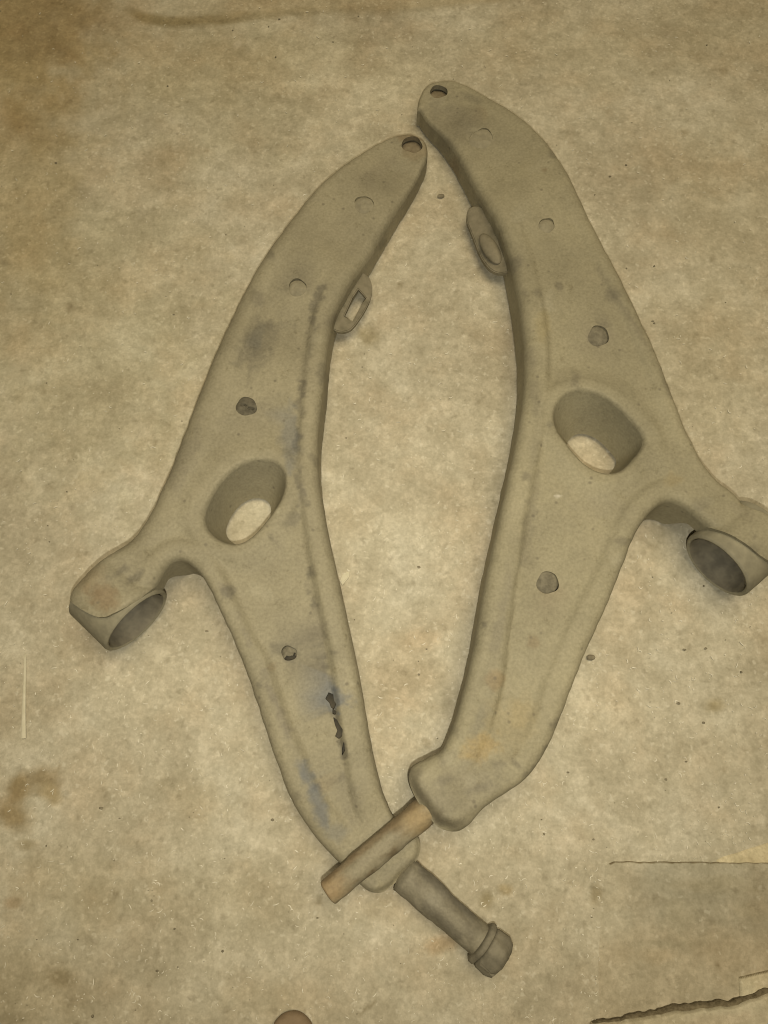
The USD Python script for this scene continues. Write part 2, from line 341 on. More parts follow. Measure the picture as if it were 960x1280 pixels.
def build_shell(A):
    """A stamped sheet: rounded rim, recessed panel, rolled hole, side walls. Returns top sheet + walls as one mesh, and a height function."""
    out = spline(A['outline'], 500)
    nx = np.roll(out, -1, 0) - np.roll(out, 1, 0)
    nrm = np.stack([nx[:, 1], -nx[:, 0]], -1) / np.linalg.norm(nx, axis=1, keepdims=True)
    area = 0.5 * np.sum(out[:, 0] * np.roll(out[:, 1], -1) - out[:, 1] * np.roll(out[:, 0], -1))
    if area < 0:
        nrm = -nrm
    tow = NADIR - out
    tow /= np.linalg.norm(tow, axis=1, keepdims=True)
    face = (nrm * tow).sum(1)                       # the side that faces the camera shows its foot, the other its shoulder
    zt = idw(out, A['top']) / 1000
    zb = np.maximum(idw(out, A['lift']) / 1000, 0.0)
    near = 1 - sstep(0.75, 1.5, np.hypot(out[:, 0] - A['silhigh'][0], out[:, 1] - A['silhigh'][1]) / A['silhigh'][2])
    face = face * (1 - near) - near
    if A['seed'] == 2:      # the raised cut end shows its upper edge
        ne = 1 - sstep(0.9, 1.5, np.hypot(out[:, 0] - A['cut'][0], out[:, 1] - A['cut'][1]) / 48)
        face = face * (1 - ne) - ne
    zsil = zb * sstep(-0.1, 0.5, face) + (zt - 0.004) * (1 - sstep(-0.1, 0.5, face)) + 0.002
    xy = at(out[:, 0], out[:, 1], zsil)[:, :2]
    poly = sg.Polygon(xy).buffer(0)
    if poly.geom_type != 'Polygon':
        poly = max(poly.geoms, key=lambda g: g.area)
    b0 = resample(np.array(poly.exterior.coords)[:-1], 0.0010)
    jit = (fbm(np.concatenate([b0 * 180, np.zeros((len(b0), 1))], 1), 4, A['seed']) - 0.5) * 0.0008
    dx = np.roll(b0, -1, 0) - np.roll(b0, 1, 0)
    b0 = b0 + np.stack([dx[:, 1], -dx[:, 0]], -1) / np.linalg.norm(dx, axis=1, keepdims=True) * jit[:, None]
    poly = sg.Polygon(b0).buffer(0)
    if poly.geom_type != 'Polygon':
        poly = max(poly.geoms, key=lambda g: g.area)
    b0 = np.array(poly.exterior.coords)[:-1]

    big = sg.Polygon(at(*spline(A['hole'], 90).T, idw(np.array([A['hole'][0]]), A['top'])[0] / 1000 - 0.004)[:, :2])
    small = []
    for (cx, cy, rx, ry, an, kind) in A['punched']:
        zc = idw(np.array([[cx, cy]]), A['top'])[0] / 1000 - 0.002
        th = np.linspace(0, 2 * np.pi, 29)[:-1]
        a = math.radians(an)
        e = np.stack([rx * np.cos(th), ry * np.sin(th)], -1) @ np.array([[math.cos(a), math.sin(a)], [-math.sin(a), math.cos(a)]])
        e *= (1 + 0.05 * np.sin(3 * th + cx) + 0.03 * np.sin(5 * th + cy))[:, None]
        small.append(sg.Polygon(at(cx + e[:, 0], cy + e[:, 1], zc)[:, :2]))
    for tear in A['tears']:
        zc = idw(np.array([tear[0]]), A['top'])[0] / 1000 - 0.003
        small.append(sg.Polygon(at(*np.array(tear, float).T, zc)[:, :2]).buffer(0.0002))
    cut = [big] + small
    domain = poly
    for c in cut:
        domain = domain.difference(c)

    pts = [b0]
    for d in (0.0002, 0.0007, 0.0014, 0.0023, 0.0034, 0.0047, 0.0062, 0.0078, 0.0094, 0.011, 0.0126, 0.0142, 0.0158):
        pts += ring_pts(poly.buffer(-d), 0.0010)
    hb = ring_pts(big, 0.0012)[0]
    pts.append(hb)
    for d in (0.0004, 0.0011, 0.002, 0.003, 0.0042, 0.0056, 0.0072, 0.009):
        pts += ring_pts(big.buffer(d), 0.0014)
    sb = []
    for s in small:
        r = ring_pts(s, 0.0006)
        if not r:
            continue
        sb.append(r[0])
        pts.append(r[0])
        for d in (0.0005, 0.0011, 0.0018):
            pts += ring_pts(s.buffer(d), 0.0009)
    lo, hi = b0.min(0), b0.max(0)
    g = np.stack(np.meshgrid(np.arange(lo[0], hi[0], 0.0009), np.arange(lo[1], hi[1], 0.0009)), -1).reshape(-1, 2)
    g = g + np.random.RandomState(A['seed']).uniform(-0.0002, 0.0002, g.shape)
    g = g[shapely.contains_xy(domain.buffer(-0.0155), g[:, 0], g[:, 1])]
    pts.append(g)
    X = np.concatenate(pts)
    X = X[shapely.distance(domain, shapely.points(X)) < 2e-5]
    _, keep = np.unique(np.round(X / 2e-5).astype(int), axis=0, return_index=True)
    X = X[np.sort(keep)]
    T = Delaunay(X).simplices
    c = X[T].mean(1)
    T = T[shapely.contains_xy(domain, c[:, 0], c[:, 1])]
    a2 = np.cross(X[T[:, 1]] - X[T[:, 0]], X[T[:, 2]] - X[T[:, 0]])
    T = T[np.abs(a2) > 1e-12]
    T[a2[np.abs(a2) > 1e-12] < 0] = T[a2[np.abs(a2) > 1e-12] < 0][:, ::-1]

    ext = sg.LinearRing(poly.exterior.coords)
    sl = A['sleeve']
    s0, s1 = sl['a'], sl['b']
    ax = (s1 - s0)[:2] / np.linalg.norm((s1 - s0)[:2])

    def height(xy):
        ptsh = shapely.points(xy)
        zq = np.full(len(xy), 0.022)
        qq = pix(np.column_stack([xy, zq]))
        top, lift = idw(qq, A['top']) / 1000, np.maximum(idw(qq, A['lift']) / 1000, 0)
        r = 0.68 * idw(qq, A['round'], 4) / 1000
        dep = idw(qq, A['recess'], 4) / 1000
        rim = idw(qq, A['rimw'], 4) / 1000
        d = shapely.distance(ext, ptsh)
        dh = shapely.distance(big, ptsh)
        z = top - dep * sstep(rim - 0.0022, rim + 0.0016, d) * sstep(0.004, 0.011, dh)
        k = np.clip(1 - d / r, 0, 1)
        drop = np.minimum(r, 0.75 * (top - lift))
        ln = 1 - sstep(0.4, 1.0, np.hypot(qq[:, 0] - A['cut'][0], qq[:, 1] - A['cut'][1]) / A['cut'][2])
        z = z - drop * ((1 - ln) * (1 - np.sqrt(1 - k ** 2 * 0.999)) + ln * 1.25 * sstep(0, 1, k * 1.05))
        # the hole's lip rolls down, with a shallow swelling round it
        z = z + 0.0010 * np.exp(-((dh - 0.008) / 0.003) ** 2)
        k = np.clip(1 - dh / 0.0026, 0, 1)
        z = z - 0.0024 * (1 - np.sqrt(1 - k ** 2 * 0.998))
        for (cx, cy, rad, amt) in A['dents']:
            p0 = at(cx, cy, 0.022)[:2]
            e = np.hypot(xy[:, 0] - p0[0], xy[:, 1] - p0[1]) / (rad / 1000)
            z = z + amt / 1000 * np.exp(-e ** 2)
        # the saddle that laps over the sleeve
        rel = xy - s0[:2]
        u, v = rel @ ax, rel @ np.array([-ax[1], ax[0]])
        L = np.linalg.norm((s1 - s0)[:2])
        cz = s0[2] + np.sqrt(np.maximum((sl['r'] + 0.0022) ** 2 - v ** 2, 0))
        w = sstep(-0.004, 0.004, u) * sstep(-0.004, 0.004, L - u) * (1 - sstep(sl['r'] * 0.97, sl['r'] * 1.08, np.abs(v)))
        z = z * (1 - w) + np.maximum(z, cz) * w
        z = z + (fbm(np.column_stack([xy * 55, np.zeros(len(xy))]), 3, A['seed'] + 3) - 0.5) * 0.0011
        z = z + (fbm(np.column_stack([xy * 420, np.zeros(len(xy))]), 2, A['seed'] + 5) - 0.5) * 0.0002
        return z

    Z = height(X)
    V = [np.column_stack([X, Z])]
    Fs = [T]
    off = len(X)

    def wall(ring, z0, z1f, steps, inward=0.0, flip=False, lean=(0.0, 0.0)):
        nonlocal off
        n = len(ring)
        cen = ring.mean(0)
        rows = []
        for s in range(steps + 1):
            f = s / steps
            zz = z0 * (1 - f) + z1f * f
            rows.append(np.column_stack([ring + (cen - ring) * inward * f + np.array(lean) * f, zz]))
        V.append(np.concatenate(rows))
        i = np.arange(n)
        j = (i + 1) % n
        for s in range(steps):
            a, b = off + s * n + i, off + s * n + j
            c_, d_ = off + (s + 1) * n + i, off + (s + 1) * n + j
            f1, f2 = np.stack([a, c_, b], -1), np.stack([b, c_, d_], -1)
            if flip:
                f1, f2 = f1[:, ::-1], f2[:, ::-1]
            Fs.append(f1)
            Fs.append(f2)
        off += n * (steps + 1)

    ccw = sg.LinearRing(b0).is_ccw
    zb0 = height(b0)
    qb = pix(np.column_stack([b0, zb0]))
    foot = np.maximum(idw(qb, A['lift']) / 1000, 0.0003)
    # over the sleeve the sheet ends on the sleeve instead of reaching the floor
    rel = b0 - s0[:2]
    v = rel @ np.array([-ax[1], ax[0]])
    u = rel @ ax
    L = np.linalg.norm((s1 - s0)[:2])
    on = (np.abs(v) < sl['r'] * 0.95) & (u > -0.003) & (u < L + 0.003)
    sd = shapely.distance(sg.LineString([s0[:2], s1[:2]]), shapely.points(b0)) / sl['r']
    fw = sstep(1.25, 1.75, sd)
    foot = foot * fw + (zb0 - 0.010) * (1 - fw)
    foot = np.where(on, np.minimum(zb0 - 0.002, s0[2] + np.sqrt(np.maximum(sl['r'] ** 2 - v ** 2, 0)) - 0.0005), foot)
    wall(b0, zb0, foot, 6, 0.0, not ccw)
    zh = height(hb)
    qh = pix(np.column_stack([hb, zh]))
    wall(hb, zh, np.maximum(idw(qh, A['lift']) / 1000, 0) + A['flange'] / 1000, 8, A['taper'], sg.LinearRing(hb).is_ccw, A['lean'])
    for r in sb:
        zr = height(r)
        wall(r, zr, zr - 0.0030, 2, 0.0, sg.LinearRing(r).is_ccw)
    V, Fm = np.concatenate(V), np.concatenate(Fs)
    return V, Fm, height


def paint_shell(V, A):
    q = pix(V)
    col = np.tile(np.array(A['base'], float), (len(V), 1))
    m = fbm(np.column_stack([V[:, :2] * 30, V[:, 2] * 30]), 5, A['seed'] + 9)
    col = col * (0.80 + 0.40 * m)[:, None]
    rg = np.random.RandomState(A['seed'] + 40)
    pg = sg.Polygon(A['outline'])
    bx0, by0, bx1, by1 = pg.bounds
    for j in range(150):                 # small dabs of dirt, dust and rust all over, more of them near the rims
        x, y = rg.uniform(bx0, bx1), rg.uniform(by0, by1)
        if not pg.contains(sg.Point(x, y)) or (pg.exterior.distance(sg.Point(x, y)) > 26 and rg.rand() < 0.6):
            continue
        r = rg.uniform(2.5, 11)
        c = [(0.17, 0.155, 0.12), (0.21, 0.195, 0.15), (0.25, 0.20, 0.13), (0.40, 0.375, 0.285)][rg.choice(4, p=[0.35, 0.3, 0.12, 0.23])]
        sel = np.hypot(q[:, 0] - x, q[:, 1] - y) < 3.2 * r
        if sel.any():
            col[sel] = mixc(col[sel], rg.uniform(0.3, 0.75) * blob(q[sel], x, y, r * rg.uniform(0.8, 2.2), r, rg.uniform(0, 180), 0.6, 0.8, 0.16, 200 + j), c)
    for i, (kind, geo, c, s) in enumerate(A['marks']):
        if kind == 'b':
            w = blob(q, *geo, soft=0.55, rough=0.75, sc=0.13, seed=A['seed'] + i)
        else:
            w = streak(q, geo[0], geo[1], soft=0.6, rough=1.2, sc=0.15, seed=A['seed'] + i, broken=True)
        col = mixc(col, s * w, c)
    return col


def frame(axis):
    z = axis / np.linalg.norm(axis)
    x = np.cross([0, 0, 1.0], z)
    x = x / np.linalg.norm(x) if np.linalg.norm(x) > 1e-6 else np.array([1.0, 0, 0])
    return np.stack([x, np.cross(z, x), z], 1)


def lathe(a, b, profile, n=48, rough=0.0, seed=0, facets=None):
    """Revolves (radius, position along a-b in metres) about the line from a towards b."""
    R = frame(b - a)
    prof = np.asarray(profile, float)
    th = np.linspace(0, 2 * np.pi, n, endpoint=False)
    ring = np.stack([np.cos(th), np.sin(th)], -1)
    V = []
    for r, h in prof:
        rr = r
        if facets:
            rr = r * math.cos(math.pi / facets) / np.cos((th % (2 * math.pi / facets)) - math.pi / facets)
        V.append(np.column_stack([ring * np.reshape(rr, (-1, 1)) if np.ndim(rr) else ring * rr, np.full(n, h)]) @ R.T + a)
    V = np.concatenate(V)
    if rough:
        dn = (fbm(V * 260, 3, seed) - 0.5) * rough
        ctr = a + ((V - a) @ R[:, 2])[:, None] * R[:, 2]
        o = V - ctr
        V = ctr + o * (1 + dn / np.maximum(np.linalg.norm(o, axis=1), 1e-3))[:, None]
    i = np.arange(n)
    j = (i + 1) % n
    Fq = []
    for s in range(len(prof) - 1):
        Fq.append(np.stack([s * n + i, s * n + j, (s + 1) * n + j, (s + 1) * n + i], -1))
    return V, np.concatenate(Fq)


def plug_mesh(poly_c, r, tiltv, seed, torn=False, slot=False):
    """A lump of dried mud that fills a punched hole: an uneven disc with a rounded rim."""
    nr, na = 9, 30
    V = [[0, 0, 0]]
    for k in range(1, nr + 1):
        f = k / nr
        for a in np.linspace(0, 2 * np.pi, na, endpoint=False):
            V.append([r * f * math.cos(a), r * f * math.sin(a), -0.0012 * f ** 4])
    V = np.array(V)
    V[:, 2] += (fbm(np.column_stack([V[:, :2] * 500, np.full(len(V), seed)]), 3, seed) - 0.5) * 0.0011
    V[:, 2] += V[:, 0] * tiltv[0] + V[:, 1] * tiltv[1]
    if slot:
        s = np.abs(V[:, 1] + 0.55 * V[:, 0] * 1.0 + 0.0004 * np.sin(V[:, 0] * 1800))
        V[:, 2] -= 0.0018 * np.exp(-(s / 0.00045) ** 2)
    Fc = []
    for a in range(na):
        b = (a + 1) % na
        Fc.append([0, 1 + a, 1 + b])
        for k in range(nr - 1):
            p, q_ = 1 + k * na, 1 + (k + 1) * na
            Fc += [[p + a, q_ + a, q_ + b], [p + a, q_ + b, p + b]]
    skirt0 = 1 + (nr - 1) * na
    low = V[skirt0:skirt0 + na].copy()
    low[:, 2] -= 0.003
    k0 = len(V)
    V = np.concatenate([V, low])
    for a in range(na):
        b = (a + 1) % na
        Fc += [[skirt0 + a, k0 + a, k0 + b], [skirt0 + a, k0 + b, skirt0 + b]]
    Fc = np.array(Fc)
    if torn:
        c = V[Fc].mean(1)
        ang = np.degrees(np.arctan2(c[:, 1], c[:, 0]))
        gone = (ang < -20 + 25 * np.sin(c[:, 0] * 3000)) & (ang > -130) & (np.hypot(c[:, 0], c[:, 1]) > 0.42 * r)
        Fc = Fc[~gone]
    return V + np.asarray(poly_c), Fc


RUST = (0.245, 0.185, 0.115)
GRIME = (0.14, 0.13, 0.105)
BLUE = (0.165, 0.178, 0.195)

Z_S = 0.0205      # sleeve axis height
R_S = 0.0195      # sleeve radius


def sleeve_axis(open_px, dir_px, length):
    """Sleeve axis from the middle of its open end, in the direction of dir_px on the ground."""
    a = at(*open_px, Z_S)
    d = at(*dir_px, Z_S) - a
    return a, a + d / np.linalg.norm(d) * length


la, lb = sleeve_axis((172, 777), (108, 716), 0.027)
ra, rb = sleeve_axis((895, 708), (960, 652), 0.031)

LEFT = dict(
    seed=1,
    outline=[(487, 173), (500, 170), (515, 170), (528, 176), (535, 187), (533, 205), (526, 226), (512, 254), (495, 285), (477, 315), (460, 345), (440, 376),
             (426, 400), (418, 425), (411, 460), (406, 495), (402, 535), (400, 570), (400, 605), (404, 640), (411, 672), (420, 712), (428, 745),
             (436, 785), (444, 822), (452, 864), (460, 905), (468, 948), (477, 985), (488, 1015), (506, 1034), (522, 1044), (525, 1060), (521, 1078),
             (500, 1098), (475, 1117), (458, 1112), (440, 1096), (422, 1076), (400, 1055), (377, 1025), (356, 982), (336, 927), (318, 875), (302, 825), (287, 790), (276, 765), (264, 742),
             (251, 719), (236, 704), (222, 699), (209, 705), (199, 722), (187, 737), (167, 757), (147, 771), (126, 773), (104, 762), (88, 750), (98, 727), (120, 706), (145, 686), (166, 667),
             (181, 648), (193, 625), (205, 592), (220, 555), (235, 515), (251, 475), (269, 433), (286, 395), (305, 356), (328, 318), (348, 290),
             (375, 256), (405, 225), (435, 200), (460, 184), (476, 180)],
    hole=[(258, 650), (263, 630), (275, 608), (295, 588), (320, 578), (342, 580), (355, 592), (357, 608), (350, 628), (335, 650), (315, 672), (295, 681), (275, 677), (262, 665)],
    punched=[(515, 184, 13, 10, 10, 'bore'), (372, 361, 11, 11, 0, 'flush'), (308, 508, 13, 12, 0, 'slot'), (455, 259, 12, 11, 0, 'flush'), (361, 816, 10, 9, 20, 'torn')],
    tears=[[(407, 873), (411, 866), (416, 868), (417, 876), (420, 880), (417, 886), (414, 884), (412, 878)], [(416, 887), (420, 889), (419, 893), (416, 892)], [(417, 897), (421, 900), (424, 906), (428, 912), (427, 920), (423, 923), (419, 920), (422, 913), (419, 906)], [(430, 928), (431, 938), (428, 943), (428, 935)]],
    top=[(515, 185, 16), (450, 260, 21), (370, 360, 26), (310, 500, 30), (307, 630, 31), (200, 650, 33), (150, 720, 38), (350, 750, 29), (380, 870, 25), (420, 970, 21), (470, 1060, 17), (500, 1090, 16)],
    lift=[(515, 185, 1), (300, 600, 0.3), (400, 900, 0.3), (480, 1080, 0.3)],
    round=[(515, 185, 4), (450, 240, 8), (350, 310, 12), (270, 440, 15), (225, 560, 15), (170, 660, 12), (130, 730, 6), (440, 360, 9), (410, 500, 8), (402, 620, 8), (440, 780, 8), (470, 930, 8), (505, 1095, 5), (475, 1112, 5), (520, 1060, 4), (230, 712, 8), (290, 780, 7), (340, 920, 9), (400, 1050, 9), (470, 1110, 3)],
    recess=[(515, 185, 0), (450, 260, 0), (400, 340, 0.6), (400, 430, 2.6), (340, 450, 2.2), (310, 600, 1.2), (390, 600, 3), (200, 650, 0), (150, 720, 0), (230, 700, 2), (300, 760, 3.0), (400, 760, 3.6), (380, 900, 3.6), (420, 980, 2.6), (480, 1070, 0)],
    rimw=[(430, 420, 11), (400, 560, 10), (250, 500, 17), (230, 700, 10), (290, 770, 9.5), (330, 860, 12), (420, 760, 12), (450, 900, 13), (380, 1000, 14)],
    silhigh=(145, 740, 75), cut=(500, 1092, 62), flange=2.0, taper=0.40, lean=(-0.0028, -0.0025),
    dents=[(450, 300, 14, -0.5), (470, 215, 8, -1.0), (500, 205, 7, -0.8)],
    sleeve=dict(a=la, b=lb, r=R_S),
    base=(0.335, 0.308, 0.225),
    marks=[('b', (128, 745, 24, 20, 30), RUST, 0.75), ('b', (112, 725, 22, 14, -40), (0.30, 0.25, 0.17), 0.6), ('b', (515, 172, 22, 6, 0), RUST, 0.6), ('b', (518, 190, 18, 12, 0), (0.28, 0.23, 0.15), 0.6),
           ('b', (322, 430, 24, 42, 25), GRIME, 0.5), ('b', (318, 425, 10, 22, 20), (0.17, 0.165, 0.14), 0.6), ('b', (345, 408, 22, 8, 0), GRIME, 0.45), ('b', (372, 355, 26, 18, 0), GRIME, 0.35), ('b', (345, 375, 10, 12, 0), GRIME, 0.4),
           ('s', ([(400, 360), (388, 420), (378, 480), (372, 540), (373, 600), (378, 630)], 6.5), GRIME, 0.65), ('b', (362, 545, 12, 45, 0), BLUE, 0.5), ('s', ([(408, 640), (404, 560), (410, 470)], 4), GRIME, 0.4),
           ('b', (230, 570, 16, 50, 20), (0.24, 0.22, 0.17), 0.5), ('s', ([(386, 712), (388, 730), (397, 775), (404, 830), (412, 880), (424, 915), (430, 945)], 6), GRIME, 0.75),
           ('b', (405, 868, 32, 20, 20), BLUE, 1.0), ('b', (398, 860, 34, 22, 20), (0.235, 0.235, 0.225), 0.6), ('b', (383, 967, 11, 24, -20), BLUE, 0.8), ('b', (398, 1005, 11, 32, -15), BLUE, 0.75), ('b', (420, 1040, 16, 14, 0), BLUE, 0.4),
           ('s', ([(330, 840), (340, 870), (358, 915), (376, 955)], 6), (0.22, 0.20, 0.16), 0.7), ('b', (285, 740, 12, 10, 45), GRIME, 0.75), ('s', ([(275, 730), (300, 770), (312, 805)], 5), (0.23, 0.21, 0.165), 0.5),
           ('b', (362, 812, 26, 16, 20), GRIME, 0.55), ('s', ([(395, 770), (400, 790)], 10), (0.20, 0.18, 0.14), 0.55), ('b', (438, 1000, 16, 40, -20), (0.25, 0.23, 0.18), 0.4),
           ('b', (150, 715, 14, 5, -40), GRIME, 0.5), ('b', (168, 722, 14, 5, -40), GRIME, 0.55), ('b', (310, 520, 34, 24, 0), (0.25, 0.23, 0.185), 0.3), ('s', ([(350, 985), (368, 1022), (392, 1048)], 3), GRIME, 0.4),
           ('b', (470, 215, 40, 8, -30), (0.26, 0.235, 0.175), 0.45), ('s', ([(455, 1108), (515, 1075)], 8), (0.22, 0.205, 0.16), 0.5), ('b', (480, 1060, 40, 16, -35), (0.30, 0.285, 0.225), 0.4)],
)
RIGHT = dict(
    seed=2,
    outline=[(535, 107), (550, 103), (574, 104), (590, 112), (610, 121), (634, 133), (660, 153), (686, 181), (709, 211), (725, 245), (742, 281), (764, 324), (785, 365), (804, 403),
             (821, 443), (840, 489), (857, 532), (871, 564), (886, 589), (904, 605), (921, 619), (933, 636), (948, 643), (968, 655), (992, 674), (985, 694), (965, 702), (941, 693), (915, 676), (889, 660), (868, 642), (851, 631),
             (834, 627), (816, 637), (800, 659), (786, 691), (774, 721), (760, 755), (745, 790), (730, 825), (715, 860), (702, 893), (690, 926), (676, 953),
             (655, 975), (622, 998), (604, 1014), (586, 1031), (578, 1039), (572, 1041), (560, 1039), (549, 1036), (545, 1033), (537, 1022), (526, 1006), (516, 990), (512, 976), (511, 967), (513, 961), (522, 955), (544, 943), (556, 924), (567, 894), (575, 865),
             (583, 830), (590, 795), (600, 745), (612, 690), (622, 645), (632, 600), (640, 565), (645, 540), (648, 508), (647, 470), (644, 430), (640, 395),
             (634, 360), (624, 326), (612, 300), (600, 275), (588, 250), (575, 225), (560, 200), (545, 181), (530, 165), (523, 150), (522, 135), (526, 118)],
    hole=[(692, 520), (697, 505), (710, 495), (730, 492), (750, 498), (770, 513), (790, 533), (801, 548), (800, 562), (788, 576), (775, 590), (756, 595), (738, 588), (720, 573), (705, 555), (695, 540)],
    punched=[(548, 118, 11, 8, 0, 'bore'), (683, 283, 10, 9, 0, 'flush'), (748, 420, 13, 13, 0, 'low'), (685, 728, 14, 14, 0, 'low'), (601, 176, 15, 12, -20, 'flush')],
    tears=[],
    top=[(548, 120, 15), (600, 175, 20), (680, 280, 27), (745, 420, 31), (745, 545, 33), (870, 600, 34), (920, 660, 38), (980, 680, 40), (690, 720, 33), (640, 880, 32), (590, 970, 34), (540, 1000, 37)],
    lift=[(548, 120, 1), (745, 545, 0.5), (690, 720, 2), (640, 870, 5), (590, 970, 8), (540, 1000, 9)],
    round=[(548, 120, 4), (600, 175, 7), (700, 250, 9), (790, 400, 7), (850, 520, 7), (900, 610, 6), (960, 660, 5), (590, 250, 8), (640, 420, 9), (640, 560, 9), (600, 750, 9), (570, 880, 8), (516, 972, 6), (530, 1005, 8), (552, 1032, 8), (610, 1000, 7), (690, 920, 8), (740, 790, 8), (800, 670, 8), (835, 640, 7)],
    recess=[(548, 120, 0), (600, 175, 0.3), (640, 250, 0), (680, 330, 1.2), (670, 420, 3.0), (780, 400, 2.0), (670, 560, 2.6), (640, 720, 3.0), (620, 860, 2.8), (700, 820, 2.0), (600, 950, 1.0), (545, 1000, 0), (870, 600, 0), (940, 660, 0), (810, 520, 1.4), (800, 650, 2.0)],
    rimw=[(650, 420, 13), (640, 600, 13), (610, 750, 15), (590, 870, 17), (780, 380, 9), (840, 500, 9), (720, 830, 13), (790, 690, 11), (680, 920, 12)],
    silhigh=(905, 668, 98), cut=(536, 1006, 62), flange=2.0, taper=0.40, lean=(0.0036, -0.0028),
    dents=[(580, 160, 9, -1.2), (600, 160, 9, 0.6), (570, 140, 6, -0.6), (600, 935, 10, -0.5)],
    sleeve=dict(a=ra, b=rb, r=R_S),
    base=(0.345, 0.318, 0.228),
    marks=[('b', (560, 155, 34, 26, 30), (0.23, 0.21, 0.16), 0.55), ('b', (585, 145, 40, 14, 40), (0.25, 0.23, 0.175), 0.4), ('b', (590, 122, 14, 6, 20), GRIME, 0.35), ('b', (550, 117, 22, 14, 0), (0.25, 0.23, 0.175), 0.45),
           ('s', ([(650, 330), (656, 380), (662, 430), (668, 480), (672, 540), (668, 600), (655, 700)], 8), (0.24, 0.22, 0.165), 0.55), ('b', (672, 365, 8, 8, 0), GRIME, 0.4),
           ('s', ([(745, 330), (768, 370), (790, 400), (815, 445), (840, 495)], 4), (0.23, 0.21, 0.155), 0.6), ('b', (765, 370, 10, 12, 40), GRIME, 0.4), ('b', (755, 402, 9, 7, 0), GRIME, 0.5), ('b', (748, 420, 22, 18, 0), (0.26, 0.235, 0.18), 0.5),
           ('b', (678, 410, 10, 24, 0), (0.37, 0.32, 0.19), 0.5), ('b', (840, 600, 14, 10, 0), (0.33, 0.28, 0.17), 0.6), ('b', (618, 850, 14, 14, 0), (0.31, 0.25, 0.16), 0.8), ('b', (600, 935, 26, 18, -35), (0.40, 0.31, 0.16), 0.75), ('b', (650, 890, 18, 18, 0), (0.38, 0.32, 0.19), 0.5),
           ('b', (640, 905, 40, 40, 0), (0.36, 0.305, 0.19), 0.3), ('b', (555, 975, 16, 6, -15), GRIME, 0.5), ('b', (598, 985, 20, 6, -20), GRIME, 0.55), ('b', (625, 955, 12, 5, 0), GRIME, 0.35), ('b', (575, 985, 60, 40, -30), (0.255, 0.235, 0.185), 0.45),
           ('s', ([(612, 860), (600, 900), (590, 925)], 7), (0.24, 0.225, 0.175), 0.55), ('s', ([(640, 700), (625, 780), (610, 850)], 7), (0.25, 0.23, 0.18), 0.5), ('b', (690, 740, 18, 14, 0), (0.29, 0.25, 0.18), 0.5),
           ('b', (580, 820, 8, 80, 12), (0.24, 0.23, 0.185), 0.4), ('b', (935, 690, 16, 10, -35), GRIME, 0.4), ('b', (928, 640, 26, 10, 35), (0.27, 0.245, 0.18), 0.5), ('s', ([(516, 966), (521, 988), (537, 1012), (552, 1029), (572, 1037)], 12), (0.20, 0.18, 0.13), 0.75), ('b', (697, 620, 5, 2, 0), (0.6, 0.57, 0.5), 0.9),
           ('b', (755, 630, 50, 20, 10), (0.31, 0.285, 0.215), 0.4), ('s', ([(690, 925), (672, 955), (655, 972)], 4), GRIME, 0.5)],
)


